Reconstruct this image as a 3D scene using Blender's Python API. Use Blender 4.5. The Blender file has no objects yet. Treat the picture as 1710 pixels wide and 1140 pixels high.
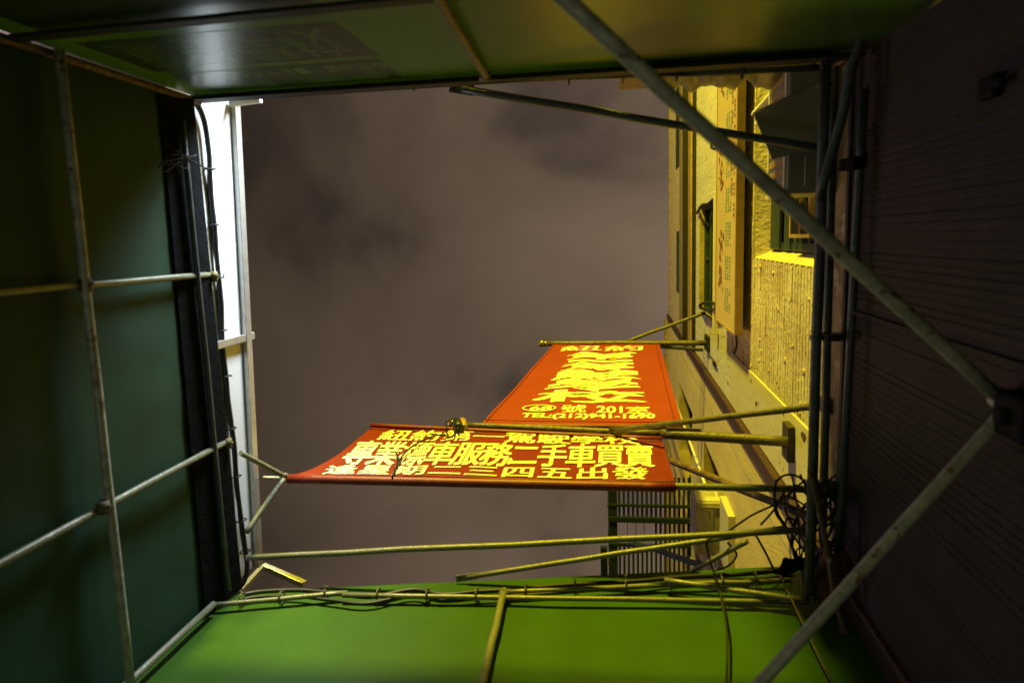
import bpy, bmesh, math, random
from mathutils import Vector, Matrix, noise
random.seed(7)
C = bpy.context.scene.collection
S = bpy.context.scene
CZ = 1.4                      # the lens is 1.4 m above the pavement
F, CX, CY = 1180.0, 855.0, 570.0

# ---------------------------------------------------------------- camera
zc = Vector((175, 175, -F)).normalized()
yc = Vector((.2246, -(175*.2246+F)/175, -1)).normalized()
xc = yc.cross(zc)
R = Matrix((xc, yc, zc))      # world axes as rows: world = R @ camera
cam_d = bpy.data.cameras.new('camera'); cam = bpy.data.objects.new('camera', cam_d); C.objects.link(cam)
cam.matrix_world = Matrix.Translation((0, 0, CZ)) @ R.to_4x4()
cam_d.sensor_width = 36; cam_d.lens = F/1710*36; cam_d.clip_start = .02; cam_d.clip_end = 500
cam_d.dof.use_dof = True; cam_d.dof.focus_distance = 5.5; cam_d.dof.aperture_fstop = 2.0
S.camera = cam

# ---------------------------------------------------------------- exposure, night sky, lamps
S.view_settings.view_transform = 'Standard'; S.view_settings.look = 'None'
S.view_settings.exposure = 0; S.view_settings.gamma = 1; S.view_settings.use_curve_mapping = False
S.cycles.use_denoising = True; S.cycles.sample_clamp_indirect = 2.0
S.cycles.max_bounces = 8
W = bpy.data.worlds.new('World'); S.world = W; W.use_nodes = True
nt = W.node_tree; nt.nodes.clear()
def nd(t, k, **kw):
    n = t.nodes.new(k)
    for a, b in kw.items(): setattr(n, a, b)
    return n
out = nd(nt, 'ShaderNodeOutputWorld'); bg = nd(nt, 'ShaderNodeBackground')
tc = nd(nt, 'ShaderNodeTexCoord'); mp = nd(nt, 'ShaderNodeMapping'); mp.inputs['Location'].default_value = (3.1, 1.7, 0.4)
n1 = nd(nt, 'ShaderNodeTexNoise'); n1.inputs['Scale'].default_value = 3.3; n1.inputs['Detail'].default_value = 7; n1.inputs['Roughness'].default_value = .5
n1.inputs['Distortion'].default_value = .35
cr = nd(nt, 'ShaderNodeValToRGB')
cr.color_ramp.elements[0].position = .34; cr.color_ramp.elements[0].color = (.055, .038, .029, 1)
cr.color_ramp.elements[1].position = .66; cr.color_ramp.elements[1].color = (.136, .094, .063, 1)
e = cr.color_ramp.elements.new(.45); e.color = (.100, .069, .046, 1)
sx = nd(nt, 'ShaderNodeSeparateXYZ')
mr = nd(nt, 'ShaderNodeMapRange'); mr.inputs['From Min'].default_value = -.55; mr.inputs['From Max'].default_value = .12
mr.inputs['To Min'].default_value = .36; mr.inputs['To Max'].default_value = 1.48
mx = nd(nt, 'ShaderNodeMix', data_type='RGBA', blend_type='MULTIPLY'); mx.inputs['Factor'].default_value = 1
nt.links.new(tc.outputs['Generated'], mp.inputs['Vector']); nt.links.new(mp.outputs[0], n1.inputs['Vector'])
nt.links.new(n1.outputs['Fac'], cr.inputs['Fac']); nt.links.new(tc.outputs['Generated'], sx.inputs[0])
nt.links.new(sx.outputs['X'], mr.inputs['Value']); nt.links.new(cr.outputs[0], mx.inputs['A']); nt.links.new(mr.outputs[0], mx.inputs['B'])
nt.links.new(mx.outputs['Result'], bg.inputs['Color']); nt.links.new(bg.outputs[0], out.inputs['Surface'])

def lamp(name, loc, col, power, r):
    d = bpy.data.lights.new(name, 'POINT'); d.color = col; d.energy = power; d.shadow_soft_size = r
    o = bpy.data.objects.new(name, d); o.location = loc; C.objects.link(o); return o
lamp('sodium_street_light', (-2.1, -8.0, 5.2+CZ), (1, .82, .026), 8200, .28)     # yellow street lamp up the street
o = lamp('cool_sign_light', (-1.32, -1.16, 3.66+CZ), (.76, .90, 1.0), 330, .05)     # the sign's own white flood, behind the side panel
ld_ = bpy.data.lights.new('cool_sign_light', 'SPOT'); ld_.color = o.data.color; ld_.energy = 540; ld_.shadow_soft_size = .22; ld_.spot_size = math.radians(68); ld_.spot_blend = 1
o.data = ld_; o.rotation_euler = (Vector((-1.96, .70, 3.02+CZ))-o.location).to_track_quat('-Z', 'Y').to_euler()
lamp('far_fill_light', (-11, 2.5, 10+CZ), (1, .70, .80), 700, 1.5)                   # added pinkish fill from the street side, lifts the shadows
lamp('low_fill_light', (-.9, .9, .55), (.84, .95, .82), 16, .25)                 # added faint fill from below, lifts the near tubes

# ---------------------------------------------------------------- picture rays -> points in the place
def ray(px, py): return R @ Vector((px-CX, CY-py, -F))
def off(v): return Vector((v.x, v.y, v.z+CZ))
def PZ(px, py, h): r = ray(px, py); return off(r*(h/r.z))
def PX(px, py, x): r = ray(px, py); return off(r*(x/r.x))
def PY(px, py, y): r = ray(px, py); return off(r*(y/r.y))
def H(x, y, h): return Vector((x, y, h+CZ))

# ---------------------------------------------------------------- materials
MAT = {}
def mat(name, col, rough=.6, metal=0., var=.25, scale=6., bump=0., bscale=30., spec=.5, transl=0., col2=None, stretch=(1, 1, 1), patch=.0, pcol=(.1, .05, .02), pscale=4.):
    m = bpy.data.materials.new(name); m.use_nodes = True; t = m.node_tree; b = t.nodes['Principled BSDF']; L = t.links.new
    tc = nd(t, 'ShaderNodeTexCoord'); mp = nd(t, 'ShaderNodeMapping'); mp.inputs['Scale'].default_value = stretch
    L(tc.outputs['Object'], mp.inputs['Vector'])
    n = nd(t, 'ShaderNodeTexNoise'); n.inputs['Scale'].default_value = scale; n.inputs['Detail'].default_value = 6; n.inputs['Roughness'].default_value = .6
    L(mp.outputs[0], n.inputs['Vector'])
    mix = nd(t, 'ShaderNodeMix', data_type='RGBA')
    c2 = col2 or tuple(c*(1-var) for c in col)
    mr = nd(t, 'ShaderNodeMapRange'); mr.inputs['From Min'].default_value = .35; mr.inputs['From Max'].default_value = .68
    L(n.outputs['Fac'], mr.inputs['Value']); L(mr.outputs[0], mix.inputs['Factor'])
    mix.inputs['A'].default_value = (*col, 1); mix.inputs['B'].default_value = (*c2, 1)
    colsock = mix.outputs['Result']
    if patch > 0:
        n3 = nd(t, 'ShaderNodeTexNoise'); n3.inputs['Scale'].default_value = pscale; n3.inputs['Detail'].default_value = 8; n3.inputs['Roughness'].default_value = .7
        L(mp.outputs[0], n3.inputs['Vector'])
        r3 = nd(t, 'ShaderNodeMapRange'); r3.inputs['From Min'].default_value = .62-patch*.3; r3.inputs['From Max'].default_value = .66-patch*.3
        L(n3.outputs['Fac'], r3.inputs['Value'])
        m3 = nd(t, 'ShaderNodeMix', data_type='RGBA'); L(r3.outputs[0], m3.inputs['Factor']); L(colsock, m3.inputs['A']); m3.inputs['B'].default_value = (*pcol, 1)
        colsock = m3.outputs['Result']
    L(colsock, b.inputs['Base Color'])
    b.inputs['Roughness'].default_value = rough; b.inputs['Metallic'].default_value = metal
    b.inputs['Specular IOR Level'].default_value = spec
    if bump > 0:
        n2 = nd(t, 'ShaderNodeTexNoise'); n2.inputs['Scale'].default_value = bscale; n2.inputs['Detail'].default_value = 5
        L(mp.outputs[0], n2.inputs['Vector'])
        bp = nd(t, 'ShaderNodeBump'); bp.inputs['Strength'].default_value = bump; bp.inputs['Distance'].default_value = .02
        L(n2.outputs['Fac'], bp.inputs['Height']); L(bp.outputs[0], b.inputs['Normal'])
    if transl > 0:
        tr = nd(t, 'ShaderNodeBsdfTranslucent'); L(colsock, tr.inputs['Color'])
        ms = nd(t, 'ShaderNodeMixShader'); ms.inputs[0].default_value = transl
        L(b.outputs[0], ms.inputs[1]); L(tr.outputs[0], ms.inputs[2]); L(ms.outputs[0], t.nodes['Material Output'].inputs['Surface'])
    MAT[name] = m; return m
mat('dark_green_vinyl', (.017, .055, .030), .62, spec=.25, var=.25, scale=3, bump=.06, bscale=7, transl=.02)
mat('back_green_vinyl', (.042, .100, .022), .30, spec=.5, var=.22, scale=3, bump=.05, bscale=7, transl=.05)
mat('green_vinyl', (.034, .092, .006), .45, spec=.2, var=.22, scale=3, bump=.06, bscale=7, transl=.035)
mat('black_hem', (.008, .009, .010), .8, spec=.06, var=.4, scale=20, bump=.25, bscale=25)
mat('print_dark', (.024, .055, .015), .30, spec=.5, var=.2)
mat('print_green', (.11, .24, .055), .30, spec=.5, var=.6, scale=14)
mat('galvanised', (.50, .50, .43), .5, .12, var=.5, scale=22, bump=.15, bscale=60, patch=.12, pcol=(.16, .085, .045), pscale=18)
mat('painted_tube', (.20, .20, .13), .42, .15, var=.3, scale=40, bump=.15, bscale=90, patch=.03, pcol=(.14, .08, .045), pscale=45)
mat('dark_pipe', (.085, .10, .105), .48, .3, var=.4, scale=18, bump=.2, bscale=60, patch=.1, pcol=(.10, .055, .035), pscale=20)
mat('rusty_tube', (.16, .09, .055), .7, .2, var=.5, scale=25, bump=.35, bscale=70, patch=.2, pcol=(.3, .27, .2), pscale=20)
mat('pole_paint', (.145, .125, .058), .5, .2, var=.45, scale=22, bump=.3, bscale=60, patch=.12, pcol=(.09, .05, .03), pscale=45)
mat('black_rubber', (.012, .012, .014), .5, var=.3)
mat('banner_red_dim', (.205, .020, .005), .6, var=.14, scale=3.5, bump=.10, bscale=9, transl=.05, patch=.04, pcol=(.16, .016, .005), spec=.2)  # banner red, darkened for the weaker light on the lower banner
mat('banner_red_lit', (.30, .044, .007), .6, var=.12, scale=3, bump=.10, bscale=9, transl=.05, patch=.03, pcol=(.25, .034, .007), spec=.2)  # banner red, tinted orange for the yellow light on the upper banner
mat('red_sleeve', (.21, .022, .008), .5, var=.3, scale=9, bump=.15, bscale=20)
mat('letter_white', (.90, .84, .58), .6, var=.08, scale=8)
mat('brass_ball', (.42, .33, .10), .28, .8, var=.4, scale=12)
mat('white_sheet', (.80, .81, .82), .55, var=.07, scale=2.5, bump=.03, bscale=4)
mat('aluminium', (.58, .58, .56), .38, .7, var=.2, scale=30, bump=.05)
mat('brick_paint', (.64, .58, .40), .62, var=.22, scale=2.6, bump=.55, bscale=30, col2=(.46, .37, .22), patch=.10, pcol=(.17, .11, .08), pscale=24)
mat('mortar_dark', (.07, .05, .035), .9, var=.4, scale=40)
mat('mortar_paint', (.26, .20, .12), .75, var=.4, scale=14, bump=.6, bscale=60)
mat('plaster_pale', (.60, .57, .50), .7, var=.2, scale=5, bump=.3, bscale=26, stretch=(1, 1, .3), patch=.03, pcol=(.16, .11, .09), pscale=18)
mat('plaster_smooth', (.60, .54, .40), .6, var=.10, scale=4, bump=.18, bscale=20, patch=.01, pcol=(.12, .09, .07), pscale=11)
mat('stucco_gold', (.68, .56, .28), .75, var=.2, scale=3.5, bump=.35, bscale=70, stretch=(1, 1, .25))
mat('stucco_dark', (.42, .33, .17), .8, var=.45, scale=5, bump=.4, bscale=50, stretch=(1, 1, .2))  # darker streaked stucco for window reveals and pilasters
mat('oxblood', (.055, .022, .026), .55, var=.35, scale=10, bump=.2)
mat('frieze', (.34, .22, .10), .7, var=.55, scale=16, bump=.5, bscale=40, col2=(.11, .10, .09))
mat('parapet_light_tint', (.50, .41, .37), .8, var=.25, scale=6, bump=.3, bscale=20)  # pinkish base stands in for the weaker yellow light at roof level
mat('gutter_dark', (.022, .021, .021), .6, var=.3, spec=.25)
mat('wall_dark', (.033, .025, .028), .7, var=.3, scale=5, bump=.15, bscale=40, patch=.01, pcol=(.045, .03, .028), pscale=9, spec=.2)
mat('wall_peeling', (.30, .22, .13), .8, var=.5, scale=9, bump=.6, bscale=30, col2=(.13, .09, .06), patch=.15, pcol=(.40, .36, .30), pscale=8)
mat('board_cream', (.55, .43, .22), .5, var=.12, scale=6, bump=.05)
mat('board_edge', (.40, .26, .08), .5, var=.3, scale=12)
mat('ink_red', (.27, .10, .07), .6, var=.5, scale=40)
mat('ink_blue', (.24, .35, .22), .6, var=.5, scale=50)
mat('green_paint', (.022, .048, .026), .5, .1, var=.4, scale=18, bump=.2)
mat('escape_green', (.012, .028, .018), .5, .1, var=.4, scale=18, bump=.2)
mat('blind', (.20, .15, .08), .7, var=.3, scale=8)
mat('glass_dark', (.012, .014, .014), .08, var=.2)
mat('ac_metal', (.46, .43, .33), .5, .1, var=.3, scale=9, bump=.12, bscale=15)
mat('ac_white', (.62, .60, .50), .45, var=.15, scale=9)
mat('sheet_metal', (.24, .23, .20), .5, .1, var=.3, scale=6, bump=.12, bscale=9)
mat('plastic_film', (.26, .23, .15), .3, var=.45, scale=8, bump=.6, bscale=14, transl=.35)
mat('plate_brown', (.055, .040, .028), .6, .1, var=.4, scale=20, bump=.2)
mat('orange_rod', (.30, .11, .035), .6, .2, var=.4, scale=20)
mat('blue_steel', (.10, .15, .17), .5, .3, var=.3, scale=14)
mat('rag_red', (.16, .06, .045), .9, var=.4, scale=20)
mat('asphalt', (.05, .05, .05), .9, var=.3, scale=20, bump=.3)
mat('bin_black', (.010, .010, .012), .7, var=.3, spec=.08)

# ---------------------------------------------------------------- mesh helpers
POS = {}
class MB:
    def __init__(s): s.v = []; s.f = []; s.sm = []
    def quad(s, a, b, c, d): return s.poly([a, b, c, d])
    def poly(s, pts, smooth=False):
        i = len(s.v); s.v += [Vector(p) for p in pts]; s.f.append(list(range(i, i+len(pts)))); s.sm.append(smooth); return s
    def box(s, lo, hi):
        (a, b, c), (d, e, f) = lo, hi
        return s.hexa([Vector(p) for p in ((a, b, c), (d, b, c), (d, e, c), (a, e, c), (a, b, f), (d, b, f), (d, e, f), (a, e, f))])
    def hexa(s, p):
        i = len(s.v); s.v += [Vector(q) for q in p]
        for q in ((0, 3, 2, 1), (4, 5, 6, 7), (0, 1, 5, 4), (1, 2, 6, 5), (2, 3, 7, 6), (3, 0, 4, 7)):
            s.f.append([i+k for k in q]); s.sm.append(False)
        return s
    def bar(s, a, b, w, t, up=Vector((0, 0, 1))):          # rectangular bar from a to b
        a, b = Vector(a), Vector(b); d = (b-a).normalized(); n = d.cross(up)
        if n.length < 1e-4: n = d.cross(Vector((1, 0, 0)))
        n.normalize(); u = n.cross(d)
        P = [q + n*(w/2*i) + u*(t/2*j) for q in (a, b) for i, j in ((-1, -1), (1, -1), (1, 1), (-1, 1))]
        return s.hexa(P)
    def slab(s, pts, d):                                    # polygon given thickness along vector d
        d = Vector(d); pts = [Vector(p) for p in pts]; n = len(pts); q = [p+d for p in pts]
        s.poly(pts); s.poly(list(reversed(q)))
        for k in range(n):
            j = (k+1) % n; s.poly([pts[j], pts[k], q[k], q[j]])
        return s
    def tube(s, pts, r, seg=14, cap=True, closed=False):
        pts = [Vector(p) for p in pts]; n = len(pts); rs = r if isinstance(r, (list, tuple)) else [r]*n
        i0 = len(s.v); prev = None
        for k, p in enumerate(pts):
            if closed: d = (pts[(k+1) % n]-pts[k-1]).normalized()
            else: d = (pts[min(k+1, n-1)]-pts[max(k-1, 0)]).normalized()
            if prev is None:
                u = d.cross(Vector((0, 0, 1)))
                if u.length < .05: u = d.cross(Vector((1, 0, 0)))
            else: u = prev-d*prev.dot(d)
            u.normalize(); prev = u; w = d.cross(u)
            for q in range(seg):
                a = 2*math.pi*q/seg; s.v.append(p+(u*math.cos(a)+w*math.sin(a))*rs[k])
        for k in range(n if closed else n-1):
            for q in range(seg):
                a = i0+k*seg; b = i0+((k+1) % n)*seg; j = (q+1) % seg
                s.f.append([a+q, a+j, b+j, b+q]); s.sm.append(True)
        if cap and not closed:
            s.f.append([i0+q for q in reversed(range(seg))]); s.sm.append(False)
            s.f.append([i0+(n-1)*seg+q for q in range(seg)]); s.sm.append(False)
        return s
        return s
    def ball(s, c, r, seg=20, rings=12, sc=(1, 1, 1)):
        c = Vector(c); i0 = len(s.v)
        for a in range(rings+1):
            th = math.pi*a/rings
            for q in range(seg):
                ph = 2*math.pi*q/seg
                s.v.append(c+Vector((r*sc[0]*math.sin(th)*math.cos(ph), r*sc[1]*math.sin(th)*math.sin(ph), r*sc[2]*math.cos(th))))
        for a in range(rings):
            for q in range(seg):
                j = (q+1) % seg; s.f.append([i0+a*seg+q, i0+(a+1)*seg+q, i0+(a+1)*seg+j, i0+a*seg+j]); s.sm.append(True)
        return s
    def sheet(s, fn, nu, nv, smooth=True):
        i0 = len(s.v)
        for a in range(nu+1):
            for b in range(nv+1): s.v.append(Vector(fn(a/nu, b/nv)))
        for a in range(nu):
            for b in range(nv):
                q = i0+a*(nv+1)+b; s.f.append([q, q+nv+1, q+nv+2, q+1]); s.sm.append(smooth)
        return s
        return s
    def build(s, name, m, parent=None, bevel=0, origin=None):
        me = bpy.data.meshes.new(name)
        lo = Vector([min(v[k] for v in s.v) for k in range(3)]); hi = Vector([max(v[k] for v in s.v) for k in range(3)])
        o0 = Vector(origin) if origin is not None else Vector(((lo.x+hi.x)/2, (lo.y+hi.y)/2, lo.z))
        me.from_pydata([tuple(v-o0) for v in s.v], [], s.f); me.update()
        me.polygons.foreach_set('use_smooth', s.sm)
        bm = bmesh.new(); bm.from_mesh(me); bmesh.ops.remove_doubles(bm, verts=bm.verts, dist=1e-6)
        bmesh.ops.recalc_face_normals(bm, faces=bm.faces); bm.to_mesh(me); bm.free()
        me.materials.append(MAT[m]); o = bpy.data.objects.new(name, me); C.objects.link(o)
        POS[o.name] = o0
        if parent: o.parent = parent; o.location = o0-POS[parent.name]
        else: o.location = o0
        if bevel:
            b = o.modifiers.new('edge', 'BEVEL'); b.width = bevel; b.segments = 2; b.limit_method = 'ANGLE'; b.angle_limit = math.radians(50)
        return o
def tag(o, label=None, cat=None, group=None, kind=None):
    if label: o['label'] = label
    if cat: o['category'] = cat
    if group: o['group'] = group
    if kind: o['kind'] = kind
    return o
def thing(name, loc, label, cat, group=None):
    o = bpy.data.objects.new(name, None); o.empty_display_size = .1; o.location = loc; C.objects.link(o); POS[o.name] = Vector(loc)
    return tag(o, label, cat, group)
def bend(pts, n=6):                                         # smooth curve through points
    pts = [Vector(p) for p in pts]; o = []
    for k in range(len(pts)-1):
        p0, p1, p2, p3 = pts[max(k-1, 0)], pts[k], pts[k+1], pts[min(k+2, len(pts)-1)]
        for j in range(n):
            t = j/n
            o.append(.5*((2*p1)+(p2-p0)*t+(2*p0-5*p1+4*p2-p3)*t*t+(3*p1-p0-3*p2+p3)*t**3))
    o.append(pts[-1]); return o
def lerp(a, b, t): return a+(b-a)*t
def wobble(a, b, n, amp, seed=0):                           # slightly bent tube
    a, b = Vector(a), Vector(b)
    return [lerp(a, b, k/n)+noise.noise_vector(Vector((k*.7, seed*3.1, 1.3)))*amp*math.sin(math.pi*k/n) for k in range(n+1)]

# text: each string becomes flat triangles mapped by a function of (u, v) in its own em box
_tc = {}
def glyph(txt, bold=.02, em=True):
    key = (txt, bold, em)
    if key in _tc: return _tc[key]
    cu = bpy.data.curves.new('lettering_curve', 'FONT'); cu.body = txt; cu.size = 1; cu.resolution_u = 3
    o = bpy.data.objects.new('lettering_curve', cu); C.objects.link(o)
    dg = bpy.context.evaluated_depsgraph_get(); me = bpy.data.meshes.new_from_object(o.evaluated_get(dg))
    bpy.data.objects.remove(o); bpy.data.curves.remove(cu)
    bm = bmesh.new(); bm.from_mesh(me); bmesh.ops.triangulate(bm, faces=bm.faces)
    bmesh.ops.subdivide_edges(bm, edges=[e for e in bm.edges if e.calc_length() > .3], cuts=2, use_grid_fill=False)
    bmesh.ops.triangulate(bm, faces=bm.faces)
    vs = [v.co.copy() for v in bm.verts]; bm.verts.index_update(); fs = [[v.index for v in f.verts] for f in bm.faces]
    bm.free(); bpy.data.meshes.remove(me)
    if em and len(txt) == 1 and ord(txt) > 0x2e80:
        r = glyph('\u570b', bold, False)[2]; lo, hi = r
    else:
        lo = (min(v.x for v in vs), min(v.y for v in vs)); hi = (max(v.x for v in vs), max(v.y for v in vs))
    _tc[key] = ([((v.x-lo[0])/(hi[0]-lo[0]), (v.y-lo[1])/(hi[1]-lo[1])) for v in vs], fs, (lo, hi)); return _tc[key]
def write(mb, txt, fn, bold=.02):
    vs, fs, _ = glyph(txt, 0); wide = len(txt); k = 0
    for du in ((-bold/wide, 0, bold/wide) if bold else (0,)):                   # heavy face: the stroke printed a few times side by side
        for dv in ((-bold*.35, bold*.35) if bold else (0,)):
            i = len(mb.v); k += 1
            mb.v += [Vector(fn(u+du, v+dv))+Vector((0, -.0004*k, 0)) for u, v in vs]; mb.f += [[i+j for j in f] for f in fs]; mb.sm += [False]*len(fs)

# ================================================================ THE PLACE
XF = 1.0                                                    # plane of the street front (the picture's right)
pv = MB().box((-14, -16, -.3), (14, 16, 0)).build('pavement', 'asphalt'); tag(pv, 'dark asphalt pavement below the canopy', 'pavement', kind='structure')

def wall_rects(mb, x, y0, y1, h0, h1, holes=()):
    ys = sorted({y0, y1, *[v for q in holes for v in q[:2] if y0 < v < y1]}); hs = sorted({h0, h1, *[v for q in holes for v in q[2:] if h0 < v < h1]})
    for a, b in zip(ys, ys[1:]):
        for c, d in zip(hs, hs[1:]):
            if any(q[0] <= (a+b)/2 <= q[1] and q[2] <= (c+d)/2 <= q[3] for q in holes): continue
            mb.quad(H(x, a, c), H(x, b, c), H(x, b, d), H(x, a, d))
    return mb
# ---- the yellow painted building
bld = thing('painted_brick_building', (XF, 0, 0), 'yellow painted brick building with a long cream sign board and green windows', 'building')
WIN = (-1.25, .185, 3.25, 5.43); WIN2 = (-.33, .92, 7.2, 8.86)
mo = MB(); wall_rects(mo, XF, -3.4, 1.06, -CZ, 6.36, [WIN]); mo.build('wall', 'mortar_paint', bld)
br = MB(); course = .064; L0 = .200
k = 0; h = 2.4
while h < 6.33:
    y = -3.3 + (L0/2 if k % 2 else 0)
    while y < 1.03:
        a, b, c, d = y+.0008, min(y+L0-.0008, 1.035), h+.0025+random.uniform(0, .002), h+course-.003-random.uniform(0, .003)
        y += L0
        if b-a < .03: continue
        for (p, q) in ([(a, b)] if not (c < WIN[3] and d > WIN[2]) else [(a, min(b, WIN[0])), (max(a, WIN[1]), b)]):
            if q-p < .025: continue
            r = random.random()
            x = XF-.0038-random.random()*.0016-(.003 if r < .03 else 0)+(.004 if r > .975 else 0)
            e = .004; jj = [random.uniform(-.0018, .0018) for _ in range(4)]
            o = [H(XF+.001, p, c), H(XF+.001, q, c), H(XF+.001, q, d), H(XF+.001, p, d)]
            i = [H(x+jj[0]*.6, p+.0015, c+e), H(x+jj[1]*.6, q-.0015, c+e), H(x+jj[2]*.6, q-.0015, d-e), H(x+jj[3]*.6, p+.0015, d-e)]
            br.poly(i)
            for t in range(4): br.poly([o[t], o[(t+1) % 4], i[(t+1) % 4], i[t]])
            if random.random() < .26:                       # blob of old mortar left standing on the paint
                cy, ch = random.uniform(p, q), random.choice((c, d)); s = random.uniform(.004, .015)
                br.ball(H(x, cy, ch), s, 8, 5, (.9, random.uniform(1, 2.2), 1))
    h += course; k += 1
br.build('brick_courses', 'brick_paint', bld)
up = MB(); wall_rects(up, XF-.012, -4.5, 1.50, 6.345, 13.4, [WIN2])
up.quad(H(XF-.012, -4.5, 6.345), H(XF-.012, 1.04, 6.345), H(XF+.002, 1.04, 6.345), H(XF+.002, -4.5, 6.345))
up.build('upper_plaster', 'plaster_pale', bld)
st = MB(); st.box((XF-.016, 1.038, -CZ+CZ), (XF+.01, 1.50, 6.34+CZ)); st.build('plaster_strip', 'plaster_smooth', bld, bevel=.004)
MB().box((XF-.055, -4.5, 10.42+CZ), (XF-.013, 1.50, 11.2+CZ)).build('frieze', 'frieze', bld, bevel=.01)
g = MB(); g.box((XF-.10, -4.5, 9.95+CZ), (XF-.013, 1.50, 10.12+CZ)); g.box((XF-.04, -4.5, 10.13+CZ), (XF-.013, 1.50, 10.38+CZ)); g.box((XF-.05, -4.5, 9.25+CZ), (XF-.013, 1.50, 9.36+CZ)); g.build('gutter', 'gutter_dark', bld)
MB().box((XF-.06, -4.5, 9.45+CZ), (XF-.013, 1.50, 9.80+CZ)).build('cornice_band', 'board_edge', bld, bevel=.01)
pp = MB(); pp.box((XF-.03, -4.5, 11.25+CZ), (XF-.013, 1.50, 13.35+CZ)); pp.build('parapet', 'parapet_light_tint', bld)
MB().box((XF-.05, -4.5, 13.4+CZ), (XF+.5, 1.50, 13.5+CZ)).build('coping', 'frieze', bld, bevel=.01)
MB().box((XF-.036, -.05, 11.3+CZ), (XF-.031, .92, 11.95+CZ)).build('shutter', 'green_paint', bld)
MB().box((XF-.036, -2.3, 11.3+CZ), (XF-.031, -1.05, 12.1+CZ)).build('shutter', 'green_paint', bld)
for px, py, a, b in ((1254, 636, .022, .03), (1263, 674, .018, .055), (1342, 729, .03, .06), (1297, 640, .012, .02), (1240, 605, .014, .02), (1215, 640, .014, .03), (1205, 562, .02, .03), (1308, 690, .016, .03)):
    c = PX(px, py, XF-.0168); rr = random.Random(px)
    MB().poly([Vector((c.x, c.y+a*math.cos(t)*rr.uniform(.6, 1.1), c.z+b*math.sin(t)*rr.uniform(.6, 1.1))) for t in [k*math.pi/5 for k in range(10)]]).build('chip', 'mortar_dark', bld)
# windows of the painted building
def window(bld, w, depth, x, frame='green_paint', pane='glass_dark', mull=2, rail=True, reveal='brick_paint', splay=0):
    y0, y1, h0, h1 = w; rv = MB(); s = splay
    A = [H(x, y0, h0), H(x, y1, h0), H(x, y1, h1), H(x, y0, h1)]; B = [H(x+depth, y0+s, h0+s), H(x+depth, y1-s, h0+s), H(x+depth, y1-s, h1-s), H(x+depth, y0+s, h1-s)]
    for t in range(4): rv.poly([A[t], A[(t+1) % 4], B[(t+1) % 4], B[t]])
    wn = rv.build('window', reveal, bld)
    fr = MB(); t = .05; Y0, Y1, A0, A1 = y0+s, y1-s, h0+s, h1-s
    xs, xe = x+depth-.035, x+depth+.01
    fr.box((xs, Y0, A0+CZ), (xe, Y0+t, A1+CZ)); fr.box((xs, Y1-t, A0+CZ), (xe, Y1, A1+CZ))
    fr.box((xs, Y0+t, A0+CZ), (xe, Y1-t, A0+t+CZ)); fr.box((xs, Y0+t, A1-t+CZ), (xe, Y1-t, A1+CZ))
    if rail:
        m = (A0+A1)/2; fr.box((xs+.004, Y0+t, m-.03+CZ), (xe, Y1-t, m+.03+CZ)); fr.box((xs-.02, Y0+t, m+.06+CZ), (xe-.01, Y1-t, m+.085+CZ))
    for q in range(1, mull):
        yy = Y0+(Y1-Y0)*q/mull; fr.box((xs+.01, yy-.015, A0+t+CZ), (xe-.003, yy+.015, A1-t+CZ))
    fr.build('frame', frame, wn, bevel=.003)
    MB().quad(H(xe-.012, Y0, A0), H(xe-.012, Y1, A0), H(xe-.012, Y1, A1), H(xe-.012, Y0, A1)).build('pane', pane, wn)
    return wn
w1 = window(bld, WIN, .13, XF, pane='blind', mull=1, splay=.06)
for hA, hB, dx in ((5.02, 5.30, .080), (4.74, 4.90, .084), (4.58, 4.66, .088)):
    MB().box((XF+dx, -1.18, hA+CZ), (XF+dx+.02, .12, hB+CZ)).build('sash', 'green_paint', w1, bevel=.004)
lv = MB(); lv.box((XF+.03, -.16, 4.06+CZ), (XF+.05, .02, 4.46+CZ)); lv.build('louvre', 'bin_black', w1)
lf = MB()
for (a, b, c, d) in ((-.18, .04, 4.04, 4.06), (-.18, .04, 4.46, 4.49), (.02, .04, 4.06, 4.46), (-.18, .04, 4.25, 4.258)): lf.box((XF+.022, a, c+CZ), (XF+.05, b, d+CZ))
lf.build('louvre_frame', 'board_edge', w1)
window(bld, WIN2, .09, XF-.012, mull=2, reveal='stucco_dark')
MB().box((XF-.07, -.40, 7.13+CZ), (XF+.14, .99, 7.198+CZ)).build('window_sill', 'plaster_smooth', bld, bevel=.006)
# lower wall under the boards
dk = thing('ribbed_wall_cladding', (XF, .3, 0), 'dark ribbed cladding on the wall below the brick, top edge behind the vertical pipes', 'wall')
rb = MB(); y = -2.3; prof = []
while y < 2.4:
    w = .0275+random.uniform(-.003, .003); dp = random.choice((.001, .0018, .003)); prof += [(y, 0), (y+w*.70, 0), (y+w*.80, dp), (y+w*.90, dp)]; y += w
XD = XF-.035
for (a, da), (b, db) in zip(prof, prof[1:]): rb.quad(H(XD+da, a, -CZ), H(XD+db, b, -CZ), H(XD+db, b, 3.17), H(XD+da, a, 3.17))
rb.build('ribbed_sheet', 'wall_dark', dk)
MB().box((XD-.012, -2.3, 3.165+CZ), (XF, 2.4, 3.20+CZ)).build('top_trim', 'gutter_dark', dk, bevel=.004)
cv = MB(); cv.box((XD-.02, -.87, .6), (XD-.001, -.82, 3.0+CZ)); cv.box((XD-.014, .33, .6), (XD-.001, .345, 3.1+CZ)); cv.build('cover_strip', 'wall_dark', dk)
MB().sheet(lambda u, v: H(XF-.022+.006*noise.noise(Vector((u*9, v*3, 5))), -2.2+4.0*u, 3.2+.36*v), 40, 6, False).build('peeling_band', 'wall_peeling', dk)

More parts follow.
